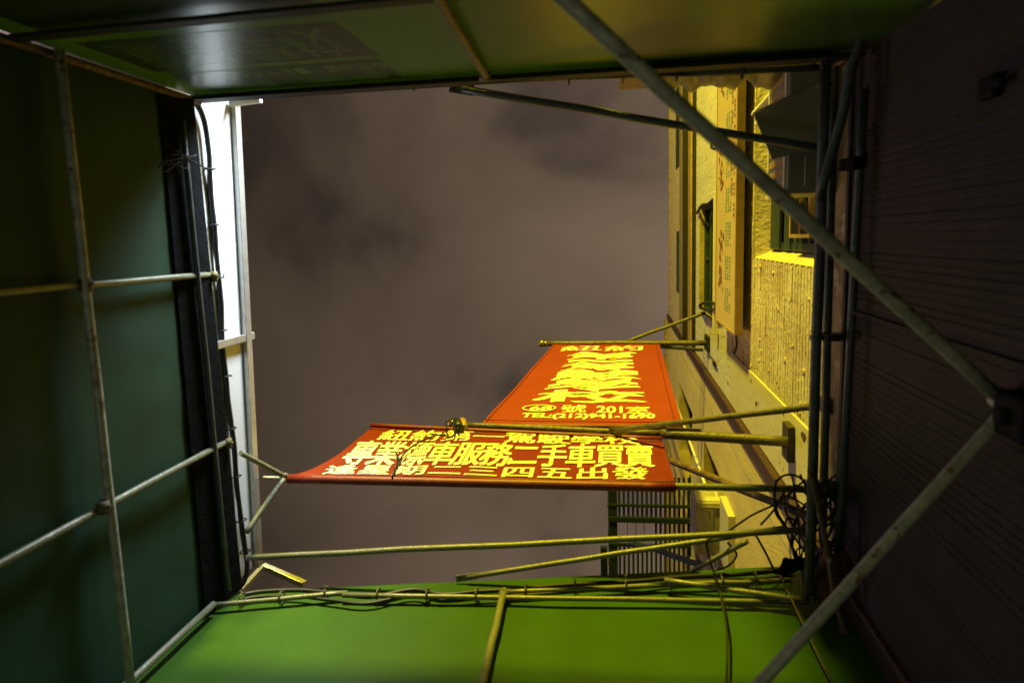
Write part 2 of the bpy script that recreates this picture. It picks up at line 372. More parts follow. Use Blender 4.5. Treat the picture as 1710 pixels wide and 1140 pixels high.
# ---- unseen board added up the street to shade the pipes and green panel
hs = thing('shade_board', (.3, -2.2, 3.1+CZ), 'plain dark board added unseen behind the awning to cast shade', 'sign')
MB().box((-.42, -2.24, 3.02+CZ), (.90, -2.16, 4.05+CZ)).build('panel', 'sheet_metal', hs, bevel=.01)
MB().box((.90, -2.22, 3.3+CZ), (.984, -2.18, 3.36+CZ)).build('bracket', 'gutter_dark', hs)
# ---- neighbouring building
nb = thing('stucco_building', (XF, 3, 0), 'ochre stucco building beyond the dark red corner strip, with deep windows', 'building')
W1 = (2.36, 3.5, 9.42, 11.5); W2 = (2.35, 3.4, 6.68, 8.15); XN = XF-.03
nw = MB(); wall_rects(nw, XN, 1.85, 9, -CZ, 14.1, [W1, W2]); nw.build('wall', 'stucco_gold', nb)
MB().box((XF-.035, 1.618, 0), (XF+.02, 1.838, 13.9+CZ)).build('edge_strip', 'stucco_gold', nb, bevel=.004)
MB().box((XF-.060, 1.505, 0), (XF+.02, 1.615, 13.9+CZ)).build('corner_strip', 'oxblood', nb, bevel=.012)
MB().box((XN-.06, 1.62, 13.95+CZ), (XF+.4, 9, 14.16+CZ)).build('coping', 'frieze', nb, bevel=.01)
gm = MB()
for y0, y1, h0, h1 in ((3.52, 3.75, 5.5, 13.5), (3.95, 4.1, 5.5, 13.8), (4.4, 4.9, 6, 13.0)): gm.box((XN-.02, y0, h0+CZ), (XN-.001, y1, h1+CZ))
gm.build('pilaster', 'stucco_dark', nb, bevel=.004)
window(nb, W1, .2, XN, mull=2, reveal='stucco_dark'); window(nb, W2, .2, XN, mull=2, reveal='stucco_dark')
MB().tube([H(XN-.03, 2.75, h) for h in (7.0, 8.6, 10.2, 12)], .018).build('downpipe', 'white_sheet', nb)
sll = MB(); sll.box((XN-.05, 2.40, 6.60+CZ), (XN+.15, 3.42, 6.675+CZ)); sll.box((XN-.06, 2.38, 5.93+CZ), (XN-.001, 2.95, 6.42+CZ)); sll.build('window_sill', 'ac_white', nb, bevel=.005)

# ---- air conditioner on the stucco building
ac = thing('air_conditioner', (XN-.15, 2.7, 6.45+CZ), 'boxy window air conditioner lit yellow, on the ochre stucco wall above the green fabric', 'air conditioner', 'air conditioners')
MB().box((XN-.27, 2.47, 6.46+CZ), (XN-.001, 2.98, 6.93+CZ)).build('casing', 'ac_metal', ac, bevel=.008)
q = MB(); q.box((XN-.255, 2.462, 6.50+CZ), (XN-.02, 2.469, 6.62+CZ)); q.box((XN-.255, 2.462, 6.83+CZ), (XN-.02, 2.469, 6.91+CZ)); q.box((XN-.255, 2.462, 6.62+CZ), (XN-.17, 2.469, 6.83+CZ)); q.box((XN-.07, 2.462, 6.62+CZ), (XN-.02, 2.469, 6.83+CZ)); q.build('side_grille', 'ac_white', ac, bevel=.002)
q = MB()
for (a, b, c, d) in ((.03, .045, .03, .24), (.06, .2, .03, .045), (.06, .28, .11, .12), (.06, .07, .12, .19), (.27, .28, .12, .23), (.30, .45, .05, .06), (.30, .45, .13, .14), (.30, .45, .20, .21), (.47, .49, .02, .25)):
    q.box((XN-.01-d, 2.47+a, 6.448+CZ), (XN-.01-c, 2.47+b, 6.459+CZ))
q.tube([H(XN-.20+.02*math.cos(t), 2.53+.02*math.sin(t), 6.455) for t in [k*math.pi/6 for k in range(12)]], .004, 6, closed=True)
q.build('underside_ribs', 'ac_metal', ac)
q = MB()
for k in range(10): q.box((XN-.276, 2.50+k*.045, 6.50+CZ), (XN-.271, 2.52+k*.045, 6.88+CZ))
q.build('front_grille', 'ac_white', ac)

# ---- air conditioner and bent metal sheet in the near window
ac = thing('air_conditioner', (XF-.1, -.45, 3.42+CZ), 'large brown window air conditioner hanging over the green sash near the pipes', 'air conditioner', 'air conditioners')
MB().box((XF-.235, -.735, 3.42+CZ), (XF+.06, -.165, 3.83+CZ)).build('casing', 'sheet_metal', ac, bevel=.01)
q = MB(); q.box((XF-.243, -.72, 3.44+CZ), (XF-.236, -.19, 3.47+CZ)); q.box((XF-.243, -.72, 3.79+CZ), (XF-.236, -.19, 3.82+CZ)); q.box((XF-.248, -.185, 3.42+CZ), (XF-.236, -.16, 3.83+CZ)); q.build('front_trim', 'ac_white', ac, bevel=.002)
q = MB()
for k in range(10): q.box((XF-.2405, -.70+k*.052, 3.48+CZ), (XF-.2365, -.67+k*.052, 3.78+CZ))
q.build('front_grille', 'board_edge', ac)
q = MB(); q.box((XF-.16, -.33, 3.412+CZ), (XF-.157, -.20, 3.419+CZ)); q.build('underside_seam', 'ac_white', ac)
MB().box((XF-.09, -.33, 3.412+CZ), (XF-.088, -.20, 3.419+CZ)).build('underside_seam', 'ac_white', ac)
hd = MB()
P = [PZ(1261, 196, 3.40), PZ(1372, 140, 3.385), PZ(1376, 246, 3.385), PZ(1290, 266, 3.40)]
hd.slab(P, (0, 0, .012))
hd.hexa([P[0]+Vector((0, -.012, -.002)), P[1]+Vector((0, -.012, -.002)), P[1]+Vector((0, .0, -.002)), P[0]+Vector((0, .0, -.002)), P[0]+Vector((0, -.03, .06)), P[1]+Vector((0, -.02, .02)), P[1]+Vector((0, -.01, .02)), P[0]+Vector((0, -.02, .06))])
o = hd.build('bent_metal_sheet', 'sheet_metal'); tag(o, 'bent grey metal sheet hanging under the brown window air conditioner', 'metal sheet')
o = MB().bar(PX(1262, 192, .79), PX(1300, 150, .80), .05, .02).bar(PX(1264, 206, .79), PX(1304, 160, .80), .02, .03).build('support_bracket', 'ac_white'); tag(o, 'pale metal angle propping the bent metal sheet at the window', 'bracket')

# ---- long sign board on the wall
sb = thing('sign_board', (.9, -.3, 5.5+CZ), 'long cream sign board with red and blue marks fixed flat along the painted wall', 'sign')
y0, y1, h0, h1 = -2.6, .755, 5.53, 6.56; XS = .88
MB().box((XS, y0, h0+CZ), (XS+.035, y1, h1+CZ)).build('panel', 'board_cream', sb)
q = MB(); q.box((XS-.006, y0-.01, h0-.03+CZ), (XS+.055, y1+.012, h0-.001+CZ)); q.box((XS-.006, y0-.01, h1+.001+CZ), (XS+.055, y1+.012, h1+.025+CZ)); q.box((XS-.006, y1+.001, h0+CZ), (XS+.055, y1+.02, h1+CZ)); q.build('edge_frame', 'board_edge', sb, bevel=.003)
ri, bi = MB(), MB()
rnd = random.Random(3)
def dab(mb, y, h, dy, dh):
    n = 7; ang = rnd.uniform(0, 6.28)
    mb.poly([H(XS-.002-rnd.random()*.0015, y+dy*math.cos(a)*rnd.uniform(.6, 1), h+dh*math.sin(a)*rnd.uniform(.6, 1)) for a in [ang+2*math.pi*k/n for k in range(n)]])
for c in (.33, .09, -.42, -.74, -1.22, -1.6, -2.1):          # brushed red characters along the upper edge
    for _ in range(16):
        t = rnd.gauss(0, .075); dab(ri, c+t, 6.30+rnd.gauss(0, .055), rnd.uniform(.008, .045), rnd.uniform(.012, .06))
for c in (.53, .27, .0, -.27, -.54, -.85, -1.15, -1.5, -1.9, -2.2):
    for col in range(3):
        hh = 6.02-col*.105
        for k in range(7):
            y = c-.085+.028*k
            if rnd.random() < .85: bi.box((XS-.0015, y, hh-.042+CZ), (XS-.0005, y+.019, hh+.042*rnd.random()+CZ))
for row, ys, ye in ((5.74, -.28, -2.5), (5.63, -.12, -2.5)):
    y = ys
    while y > ye:
        n = rnd.choice((3, 3, 4, 4, 1))
        for k in range(n):
            ri.box((XS-.0015, y-.027, row-.03+CZ), (XS-.0005, y-.010, row+.03+CZ)); ri.box((XS-.0015, y-.010, row+rnd.choice((-.03, .015))+CZ), (XS-.0005, y, row+rnd.choice((.02, .03))+CZ)); y -= .036
        y -= .045
ri.build('lettering', 'ink_red', sb); bi.build('lettering', 'ink_blue', sb)
o = MB().tube(bend([PX(1197, 232, .87), PX(1190, 238, .86), PX(1188, 246, .86), PX(1193, 249, .87), PX(1199, 247, .88)]), .012, 8).build('wire_hook', 'gutter_dark'); tag(o, 'small bent wire hook at the upper edge of the cream sign board', 'hook')
o = MB().tube(bend([PX(1164, 356, .97), PX(1172, 343, .97), PX(1182, 341, .96), PX(1190, 334, .96), PX(1196, 333, .95)]), .016, 8).build('wall_cable', 'black_rubber'); tag(o, 'thin black cable drooping over the dark upper window', 'cable')
o = MB().tube(bend([PX(1234, 548, .99), PX(1229, 560, .985), PX(1230, 575, .985), PX(1226, 590, .985)]), .007, 8).build('wall_cable', 'black_rubber'); tag(o, 'short cable trailing down the wall from the end of the sign board', 'cable')
o = MB().tube(bend([PX(1243, 318, .985), PX(1247, 300, .97), PX(1243, 291, .96)]), .007, 8).build('wire_hook', 'gutter_dark'); tag(o, 'thin wire hook on the bright brick pier beside the sign board', 'hook')
q = MB()
for k in range(4): q.tube([PX(1184+14*(1+.05*k)*math.cos(t), 511+6*(1+.06*k)*math.sin(t), .93+.012*k) for t in [j*math.pi/12 for j in range(24)]], .012, 8, closed=True)
o = q.build('cable_coil', 'black_rubber'); tag(o, 'small black cable coil on the sill of the dark upper window', 'cable coil')
q = MB(); a = PX(1189, 596, .98); b = PX(1198, 605, .98)
q.box((.955, a.y, b.z), (.968, b.y, a.z)); q.box((.968, a.y+.03, b.z+.1), (1.0, a.y+.05, a.z-.1)); o = q.build('anchor_plate', 'gutter_dark', bevel=.004); tag(o, 'little dark anchor plate on the plaster near the top banner pole', 'bracket')

# ---- fire escape
fe = thing('fire_escape', (.4, 4, 9.5+CZ), 'dark green slatted fire escape platform seen from below behind the lower banner', 'fire escape')
hh = 9.5; q = MB(); x = -.02
while x < .94:
    for a, b in (((3.28, 3.86), (4.24, 4.98)) if x < .46 else ((3.28, 4.98),)): q.box((x, a, hh+CZ), (x+.030, b, hh+.012+CZ))
    x += .0625
for xx in (.10, .22, .33): q.box((xx, 3.86, hh+.02+CZ), (xx+.008, 4.24, hh+.03+CZ))
q.build('slats', 'escape_green', fe)
q = MB(); q.box((-.15, 3.25, hh-.03+CZ), (-.035, 5.0, hh+.05+CZ)); q.box((-.15, 3.66, hh-.045+CZ), (.95, 3.70, hh-.005+CZ)); q.box((-.15, 3.845, hh-.06+CZ), (1.0, 3.92, hh-.004+CZ)); q.box((-.15, 4.235, hh-.04+CZ), (.97, 4.28, hh-.004+CZ)); q.box((.945, 3.25, hh-.03+CZ), (.965, 5.0, hh+.05+CZ)); q.box((-.26, 4.1, hh-.5+CZ), (-.17, 5.1, hh-.42+CZ))
q.build('beams', 'escape_green', fe, bevel=.004)
q = MB()
for k in range(5): q.bar(H(-.16, 3.3+.42*k, hh), H(-.16, 3.3+.42*k, hh+.9), .02, .02)
q.bar(H(-.16, 3.3, hh+.9), H(-.16, 5, hh+.9), .03, .02); q.bar(H(-.16, 3.3, hh+.5), H(-.16, 5, hh+.5), .02, .02); q.build('railing', 'escape_green', fe)
MB().bar(PZ(1052, 902, 9.15), PZ(1166, 942, 8.2), .07, .03).build('stair_stringer', 'blue_steel', fe)

# ================================================================ THE CANOPY ROUND THE LENS
aw = thing('awning', (-.5, .5, 2.3), 'open topped green vinyl awning on welded tube frame, seen from inside', 'awning')
def fab(name, fn, nu, nv, lab, m='green_vinyl'):
    o = MB().sheet(fn, nu, nv).build(name, m, aw); o['label'] = lab; return o
nz = noise.noise
def wr(a, b, s=1): return .008*s*nz(Vector((a*1.3, b*2.1, s*7.7)))+.003*s*nz(Vector((a*5, b*4, s*3.1)))
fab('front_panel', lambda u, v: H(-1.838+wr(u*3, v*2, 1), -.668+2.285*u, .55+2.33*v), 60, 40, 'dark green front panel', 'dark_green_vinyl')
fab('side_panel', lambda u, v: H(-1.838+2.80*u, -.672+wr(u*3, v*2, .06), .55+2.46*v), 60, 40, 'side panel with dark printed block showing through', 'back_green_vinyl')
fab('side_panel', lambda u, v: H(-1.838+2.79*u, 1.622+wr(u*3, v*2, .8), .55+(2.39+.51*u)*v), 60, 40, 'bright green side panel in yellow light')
hm = MB(); hm.slab([H(-1.832, -.64, 2.74), H(-1.832, 1.612, 2.70), H(-1.80, 1.612, 2.955), H(-1.80, -.64, 2.925)], (.008, 0, 0)); hm.build('rim_flap', 'black_hem', aw)
hm = MB(); hm.box((-1.80, -.655, 2.93+CZ), (.93, -.640, 3.01+CZ)); hm.build('rim_bar', 'gutter_dark', aw, bevel=.004)
hm = MB(); hm.bar(H(-1.80, -.645, 1.99), H(.9, -.645, 1.90), .012, .055); hm.build('lower_bar', 'gutter_dark', aw, bevel=.004)
def rod(name, a, b, r, m, parent=None, n=8, amp=.004, ends=None):
    pts = wobble(a, b, n, amp, len(POS)); mb = MB().tube(pts, r, 14)
    return mb.build(name, m, parent)
# rails round the rim (one welded frame)
rod('rail', PZ(322, 163, 3.0), PZ(1372, 92, 3.0), .012, 'dark_pipe', aw)
rod('rail', PZ(560, 145, 3.06), PZ(1376, 113, 3.06), .014, 'dark_pipe', aw)
rod('rail', PX(304, 200, -1.79), PX(382, 985, -1.79), .012, 'dark_pipe', aw)
rod('rail', H(-1.78, -.655, 2.165), H(-1.78, 1.60, 2.15), .0165, 'galvanised', aw)
YR = 1.585
rod('rail', PY(350, 1010, YR), PY(580, 989, YR), .0115, 'painted_tube', aw)
rod('rail', PY(572, 993, YR), PY(1352, 1005, YR), .0115, 'painted_tube', aw)
rod('rail', PY(842, 988, YR), PY(1112, 976, YR), .0115, 'painted_tube', aw)
rod('rail', PY(1105, 976, YR), PY(1320, 968, YR), .0115, 'painted_tube', aw)
rod('rail', PY(1110, 968, YR-.03), PY(1345, 1002, YR-.03), .0125, 'painted_tube', aw)
rod('corner_post', H(-1.812, -.645, .6), H(-1.812, -.645, 3.0), .0135, 'rusty_tube', aw)
rod('corner_post', H(-1.80, 1.575, .6), PX(357, 1008, -1.80), .0145, 'painted_tube', aw)
rod('corner_post', H(.90, -.755, .6), H(.90, -.755, 3.05), .02, 'galvanised', aw)
rod('corner_post', PX(1437, 1133, .90), PX(1318, 945, .90), .0165, 'painted_tube', aw)
rod('stud', H(-1.80, .10, .6), PX(356, 458, -1.80), .0125, 'painted_tube', aw)
rod('stud', H(-1.80, .90, .6), PX(382, 735, -1.80), .0135, 'painted_tube', aw)
rod('stud', PY(706, -48, -.645), PY(811, 126, -.645), .015, 'pole_paint', aw)
rod('stud', PY(792, 1195, 1.58), PY(842, 985, 1.58), .016, 'painted_tube', aw)
pb = MB()
for a, b, c, d in ((-1.70, -.86, 2.62, 2.93), (-1.72, -.84, 2.16, 2.56), (-1.72, -.83, 1.7, 2.10)): pb.quad(H(a, -.6708, c), H(b, -.6708, c), H(b, -.6708, d), H(a, -.6708, d))
pb.build('printed_block', 'print_dark', aw)
pl = MB()
def prow(txt, a, b, c, d, bold=0):
    n = len(txt); w = (b-a)/n
    for k, ch in enumerate(txt):
        if ch == ' ': continue
        write(pl, ch, lambda u, v: H(a+w*(k+.08+.84*u), -.6702, c+(d-c)*v), bold)
prow('\u7d10\u7d04\u7b2c\u4e00\u99d5\u99db\u5b78\u6821', -1.66, -.90, 2.80, 2.91)
for k, ch in enumerate('(212)941-1690'): 
    w = .062
    if ch == '-': pl.quad(H(-1.66+w*k+.008, -.6702, 2.70), H(-1.66+w*k+.052, -.6702, 2.70), H(-1.66+w*k+.052, -.6702, 2.715), H(-1.66+w*k+.008, -.6702, 2.715))
    else: write(pl, ch, lambda u, v: H(-1.66+w*(k+.1+.75*u), -.6702, 2.655+.10*v), 0)
prow('\u99d5\u99db\u5b78\u6821', -1.68, -.90, 2.20, 2.52)
pl.build('printed_lettering', 'print_green', aw)
# dark vertical-run pipes on the wall side, one welded ladder
ld = thing('pipe_ladder', (.85, .3, 3.0+CZ), 'pair of long dark parallel pipes with stand-off clamps in front of the painted wall', 'pipe frame')
rod('pipe', PZ(1379, 88, 3.0), PZ(1351, 990, 3.0), .0215, 'dark_pipe', ld)
rod('pipe', PZ(1393, 112, 3.14), PZ(1374, 880, 3.14), .0175, 'dark_pipe', ld)
q = MB(); q.bar(PZ(1372, 562, 3.05), PX(1406, 562, .985), .03, .05); q.build('stand_off', 'dark_pipe', ld, bevel=.003)
q = MB(); q.bar(PZ(1366, 819, 3.02), PX(1396, 815, .97), .05, .05); q.build('stand_off', 'dark_pipe', ld, bevel=.003)
for a, b, r in ((PZ(1377, 140, 3.03), PZ(1377, 146, 3.03), .03), (PZ(1364, 560, 3.0), PZ(1364, 567, 3.0), .028), (PZ(1358, 802, 3.0), PZ(1358, 810, 3.0), .028)):
    MB().tube([a, b], r).build('collar', 'dark_pipe', ld)
o = rod('conduit_pipe', PX(1443, 150, .955), PX(1401, 915, .955), .0175, 'dark_pipe'); tag(o, 'single dark pipe running along the top edge of the ribbed dark cladding', 'pipe')
q = MB(); q.bar(PX(1410, 276, .94), PX(1434, 272, .94), .045, .05); o = q.build('pipe_clamp', 'black_hem', bevel=.004); tag(o, 'black strap clamp across the single pipe beside the ribbed cladding', 'clamp')
o = rod('slanting_pipe', PZ(1446, 34, 2.84), PZ(1367, 335, 2.98), .019, 'dark_pipe', amp=.012); tag(o, 'dark pipe slanting from the upper corner across the two parallel pipes', 'pipe')
o = MB().tube(bend([PZ(1353, 785, 2.93), PZ(1368, 850, 2.92), PZ(1384, 930, 2.9), PZ(1398, 1010, 2.86), PZ(1436, 1145, 2.8)]), .0125).build('loose_conduit', 'rusty_tube'); tag(o, 'thin loose brownish conduit leaning beside the cable tangle', 'pipe')
o = MB().tube(bend([PX(1371, 124, .93), PX(1400, 107, .93), PX(1428, 84, .92), PX(1450, 62, .92), PX(1545, -8, .92)]), .0085).build('copper_rod', 'orange_rod'); tag(o, 'thin rusty orange rod in the dark corner by the ribbed cladding', 'rod')

# loose brace tubes, each bolted at its own ends
def flat_end(mb, a, b, r):                                  # flattened bolted end of a tube
    a, b = Vector(a), Vector(b); d = (b-a).normalized(); n = d.cross(Vector((0, 0, 1))).normalized(); up = n.cross(d)
    mb.bar(a-d*.055, a+d*.05, r*2.5, r*.5, up)
def brace(a, b, r, m, label, cat='brace tube', flat=(True, False), amp=.006, grp=None):
    a, b = Vector(a), Vector(b); d = (b-a).normalized(); pts = wobble(a, b, 10, amp, len(POS)); mb = MB()
    rs = [r]*len(pts)
    mb.tube(pts, rs, 16)
    if flat[0]: flat_end(mb, a, b, r)
    if flat[1]: flat_end(mb, b, a, r)
    o = mb.build('brace_tube', m); tag(o, label, cat, grp)
    if flat[0]:
        bt = MB()
        for k in (.012, -.022):
            c = a+d*(k-.012); bt.ball(c-Vector((0, 0, r*.3)), r*.36, 8, 6)
        bt.build('bolt', 'gutter_dark', o)
    return o
brace(PZ(772, 149, 3.05), PZ(1372, 248, 3.05), .0165, 'dark_pipe', 'brace tube with one yellow lit edge running from the upper rail to the parallel pipes')
brace(PZ(412, 931, 3.04), PZ(1345, 884, 3.10), .0145, 'painted_tube', 'long brace tube crossing the whole sky just under the lower banner', flat=(False, False), amp=.01)
brace(PZ(780, 963, 3.12), PZ(1310, 881, 3.16), .0125, 'painted_tube', 'brace tube with a flattened bolted end hanging over the green side panel')
brace(PZ(1156, 952, 3.3), PZ(1248, 903, 3.2), .0125, 'painted_tube', 'short bright yellow brace tube rising from the green panel edge', flat=(False, False), amp=0)
brace(PZ(402, 756, 3.08), PY(477, 796, 1.19), .0135, 'painted_tube', 'short brace tube from the black rim to the pole end, upper of the two', flat=(False, False), amp=0)
brace(PZ(411, 889, 3.08), PY(474, 799, 1.19), .0135, 'painted_tube', 'short brace tube from the black rim to the pole end, lower of the two', flat=(False, False), amp=0)
brace(PY(1118, 768, 1.26), PZ(1362, 866, 3.12), .019, 'rusty_tube', 'brown brace tube running from behind the lower banner to the cable tangle', flat=(False, False))
brace(PY(1030, 718, 1.15), PX(1388, 675, .985), .0165, 'pole_paint', 'slanting brace tube from the middle banner pole to a rusty wall fixing', amp=.004)
q = MB(); p = PX(1390, 676, .99); q.box((p.x-.05, p.y-.035, p.z-.05), (p.x+.012, p.y+.035, p.z+.05)); o = q.build('wall_fixing', 'rusty_tube', bevel=.006); tag(o, 'rusty wall fixing where the slanting brace tube meets the wall', 'bracket')
brace(PY(1044, 571, 1.2), PX(1178, 522, .985), .02, 'pole_paint', 'thin brace tube from the top banner pole up to the dark upper window', flat=(False, False), amp=.01)
brace(PY(1094, 578, 1.22), PX(1173, 584, .95), .02, 'dark_pipe', 'short dark stub bar just below the top banner pole', flat=(False, False), amp=0)

def coupler(parent_list, p, d, r, m='dark_pipe'):
    d = Vector(d).normalized(); mb = MB(); mb.tube([p-d*.022, p+d*.022], r*1.35, 14); u = d.cross(Vector((0, .3, 1))).normalized()
    mb.tube([p+u*r*1.1-d*.004, p+u*(r*1.9)-d*.004], r*.34, 8); mb.build('coupler', m, parent_list)
for p, d, r in ((PY(842, 992, 1.583), (1, 0, 0), .0135), (PX(357, 462, -1.79), (0, 1, 0), .0135), (PX(381, 740, -1.79), (0, 1, 0), .0135), (PY(810, 128, -.645), (1, 0, 0), .014), (PX(143, 476, -1.785), (0, 1, 0), .017), (PX(172, 846, -1.785), (0, 1, 0), .017), (PY(1342, 1002, 1.575), (1, 0, 0), .0135), (PZ(1374, 98, 3.0), (1, 0, 0), .0145)):
    coupler(aw, p, d, r, 'pole_paint')

# near diagonal tubes, out of focus
A, B = PX(1672, 668, .945), PZ(945, 0, 1.45); Bx = A+(B-A)*1.35
o = MB().tube(wobble(A, Bx, 10, .004, 3), .0172, 20).build('diagonal_tube', 'galvanised'); tag(o, 'thick blurred grey tube crossing the picture close by, over the painted wall', 'tube')
q = MB(); d = (B-A).normalized(); q.ball(A, .03, 16, 10, (1, .8, 1.1)); q.build('end_knuckle', 'galvanised', o)
A2, B2 = PX(1672, 694, .945), PZ(1270, 1140, 1.75); Bx = A2+(B2-A2)*1.5
o = MB().tube(bend([A2+Vector((.01, -.02, 0)), A2+(B2-A2)*.05, A2+(B2-A2)*.5, Bx], 5), .0165, 20).build('diagonal_tube', 'galvanised'); tag(o, 'thick blurred grey tube falling toward the bright green panel from the dark wall', 'tube')
q = MB(); p = PX(1695, 690, .955); q.box((p.x-.035, p.y-.055, p.z-.10), (p.x+.03, p.y+.055, p.z+.04)); q.box((p.x-.055, p.y-.02, p.z-.05), (p.x-.034, p.y+.02, p.z)); o = q.build('tube_bracket', 'bin_black', bevel=.012); tag(o, 'black bracket on the ribbed cladding where two thick tubes meet', 'bracket')
q = MB(); p = PX(1655, 145, .95); q.box((p.x-.012, p.y-.03, p.z-.03), (p.x+.02, p.y+.03, p.z+.05)); q.box((p.x-.02, p.y-.012, p.z-.08), (p.x, p.y+.012, p.z-.03)); o = q.build('wall_bracket', 'bin_black', bevel=.01); tag(o, 'black bracket alone on the ribbed cladding near the dark upper corner', 'bracket')

# ---- street sign standing on the rim, seen from its white back
sg = thing('street_sign', (-1.87, .45, 3.0+CZ), 'bright white back of a sign box standing above the black rim', 'sign')
top = lambda y: 3.392-.068*(y+.7)
MB().slab([H(-1.872, -.72, 2.86), H(-1.872, 1.62, 2.86), H(-1.872, 1.62, top(1.62)), H(-1.872, -.72, top(-.72))], (-.004, 0, 0)).build('back_sheet', 'white_sheet', sg)
q = MB(); q.hexa([H(-1.87, -.72, top(-.72)-.028), H(-1.846, -.72, top(-.72)-.028), H(-1.846, 1.63, top(1.63)-.028), H(-1.87, 1.63, top(1.63)-.028), H(-1.87, -.72, top(-.72)+.006), H(-1.846, -.72, top(-.72)+.006), H(-1.846, 1.63, top(1.63)+.006), H(-1.87, 1.63, top(1.63)+.006)])
q.hexa([H(-1.846, -.72, top(-.72)-.032), H(-1.842, -.72, top(-.72)-.032), H(-1.842, 1.63, top(1.63)-.032), H(-1.846, 1.63, top(1.63)-.032), H(-1.846, -.72, top(-.72)+.018), H(-1.842, -.72, top(-.72)+.018), H(-1.842, 1.63, top(1.63)+.018), H(-1.846, 1.63, top(1.63)+.018)])
q.build('frame', 'aluminium', sg, bevel=.002)
MB().box((-1.868, .425, 2.9+CZ), (-1.846, .462, 3.37+CZ)).build('divider', 'aluminium', sg, bevel=.003)
q = MB(); q.bar(H(-1.86, -.70, 3.345), PZ(436, 167, 3.345), .028, .028); q.build('end_bar', 'white_sheet', sg, bevel=.003)
q = MB(); q.bar(PZ(400, 988, 3.22), PZ(440, 945, 3.345), .026, .026, Vector((.3, -1, .3))); q.bar(PZ(438, 946, 3.355), PZ(506, 977, 3.325), .030, .008); q.bar(PZ(439, 942, 3.385), PZ(509, 972, 3.355), .008, .04); q.build('corner_angle', 'aluminium', sg, bevel=.002)
o = rod('stub_bar', PZ(440, 797, 3.36), PY(484, 798, 1.2), .009, 'galvanised'); tag(o, 'short pale stub bar joining the white sign to the lower pole end', 'bar')

# ================================================================ BANNERS
YB = 1.2
def XH(px, py): p = PY(px, py, YB); return p.x, p.z-CZ
def fly(x, h): return YB+.010*nz(Vector((x*1.7, h*1.1, 2.2)))+.005*nz(Vector((x*4.1, h*1.9, 8.8)))
lowleft = [XH(*p) for p in ((481, 794), (500, 789.5), (520, 783), (545, 771), (570, 756), (600, 730), (620, 713))]
def left_at(h):
    h = max(min(h, lowleft[-1][1]), lowleft[0][1])
    for (x0, a), (x1, b) in zip(lowleft, lowleft[1:]):
        if a <= h <= b: return x0+(x1-x0)*(h-a)/max(b-a, 1e-6)
    return lowleft[-1][0]
bn = thing('banner', (-.6, YB, 3.35+CZ), 'wide red banner with three rows of yellow writing about car services', 'banner', 'red driving school banners')
def lowfn(u, v):
    x_r = .272-.022*v; ht = 4.393-.259*u; h = 3.36+(ht-3.36)*v; xl = left_at(3.36+(4.39-3.36)*v)
    x = xl+(x_r-xl)*u; return Vector((x, fly(x, h), h+CZ))
MB().sheet(lowfn, 80, 44).build('fabric', 'banner_red_dim', bn)
lt = MB()
def cell(mb, txt, TL, TR, BR, BL, bold, wave=0, yo=-.003):
    a, b, c, d = [XH(*p) for p in (TL, TR, BR, BL)]
    def fn(u, v):
        x = (d[0]+(c[0]-d[0])*u)*(1-v)+(a[0]+(b[0]-a[0])*u)*v; h = (d[1]+(c[1]-d[1])*u)*(1-v)+(a[1]+(b[1]-a[1])*u)*v
        if wave: h += wave*(d[1]-a[1])*-1*math.sin(u*2*math.pi*1.45-.4)
        return Vector((x, fly(x, h)+yo, h+CZ))
    write(mb, txt, fn, bold); return fn
def L2(p, q, t): return (p[0]+(q[0]-p[0])*t, p[1]+(q[1]-p[1])*t)
def row(mb, txt, TL, TR, BR, BL, ratio, bold):
    # evenly spaced along the world line, not along the picture
    n = len(txt); a, b, c, d = [XH(*p) for p in (TL, TR, BR, BL)]; w = 1/(n-(1-ratio))
    for k, ch in enumerate(txt):
        t0, t1 = k*w, k*w+w*ratio
        def fn(u, v):
            t = t0+(t1-t0)*u; lo, hi = L2(d, c, t), L2(a, b, t); x, h = L2(lo, hi, v)
            return Vector((x, fly(x, h)-.003, h+CZ))
        write(mb, ch, fn, bold)
BOLD = .034
row(lt, '\u7d10\u7d04\u7b2c\u4e00\u99d5\u99db\u5b78\u6821', (646, 718), (1058, 728.5), (1065, 743.5), (631, 735), .86, .026)
row(lt, '\u5c08\u696d\u6a19\u8eca\u670d\u52d9\u4e8c\u624b\u8eca\u8cb7\u8ce3', (601, 738.5), (1088, 746.5), (1091, 780), (564, 777), .90, BOLD)
cell(lt, ',', (850, 765), (856, 765), (854, 776), (847, 776), .03)
row(lt, '\u9022\u661f\u671f\u4e8c\u4e09\u56db\u4e94\u51fa\u767c', (552, 778.5), (1078, 782), (1080, 801), (540, 792), .82, .026)
lt.build('lettering', 'letter_white', bn)
hem = MB()
for v0 in (.055, .95):
    hem.tube([lowfn(k/40, v0)+Vector((0, -.003, 0)) for k in range(41)], .0035, 6)
hem.tube([lowfn(.985, k/20)+Vector((0, -.003, 0)) for k in range(21)], .003, 6); hem.build('hem', 'red_sleeve', bn)
q = MB(); q.tube([Vector((lerp(-1.638, .255, t), YB-.004, 4.405-.259*t+CZ)) for t in [k/12 for k in range(13)]], .016); q.build('top_sleeve', 'red_sleeve', bn)
q = MB(); q.tube([PY(482+(1128-482)*t, 799+(813.5-799)*t, YB) for t in [k/14 for k in range(15)]], .0235); q.build('bottom_sleeve', 'red_sleeve', bn)

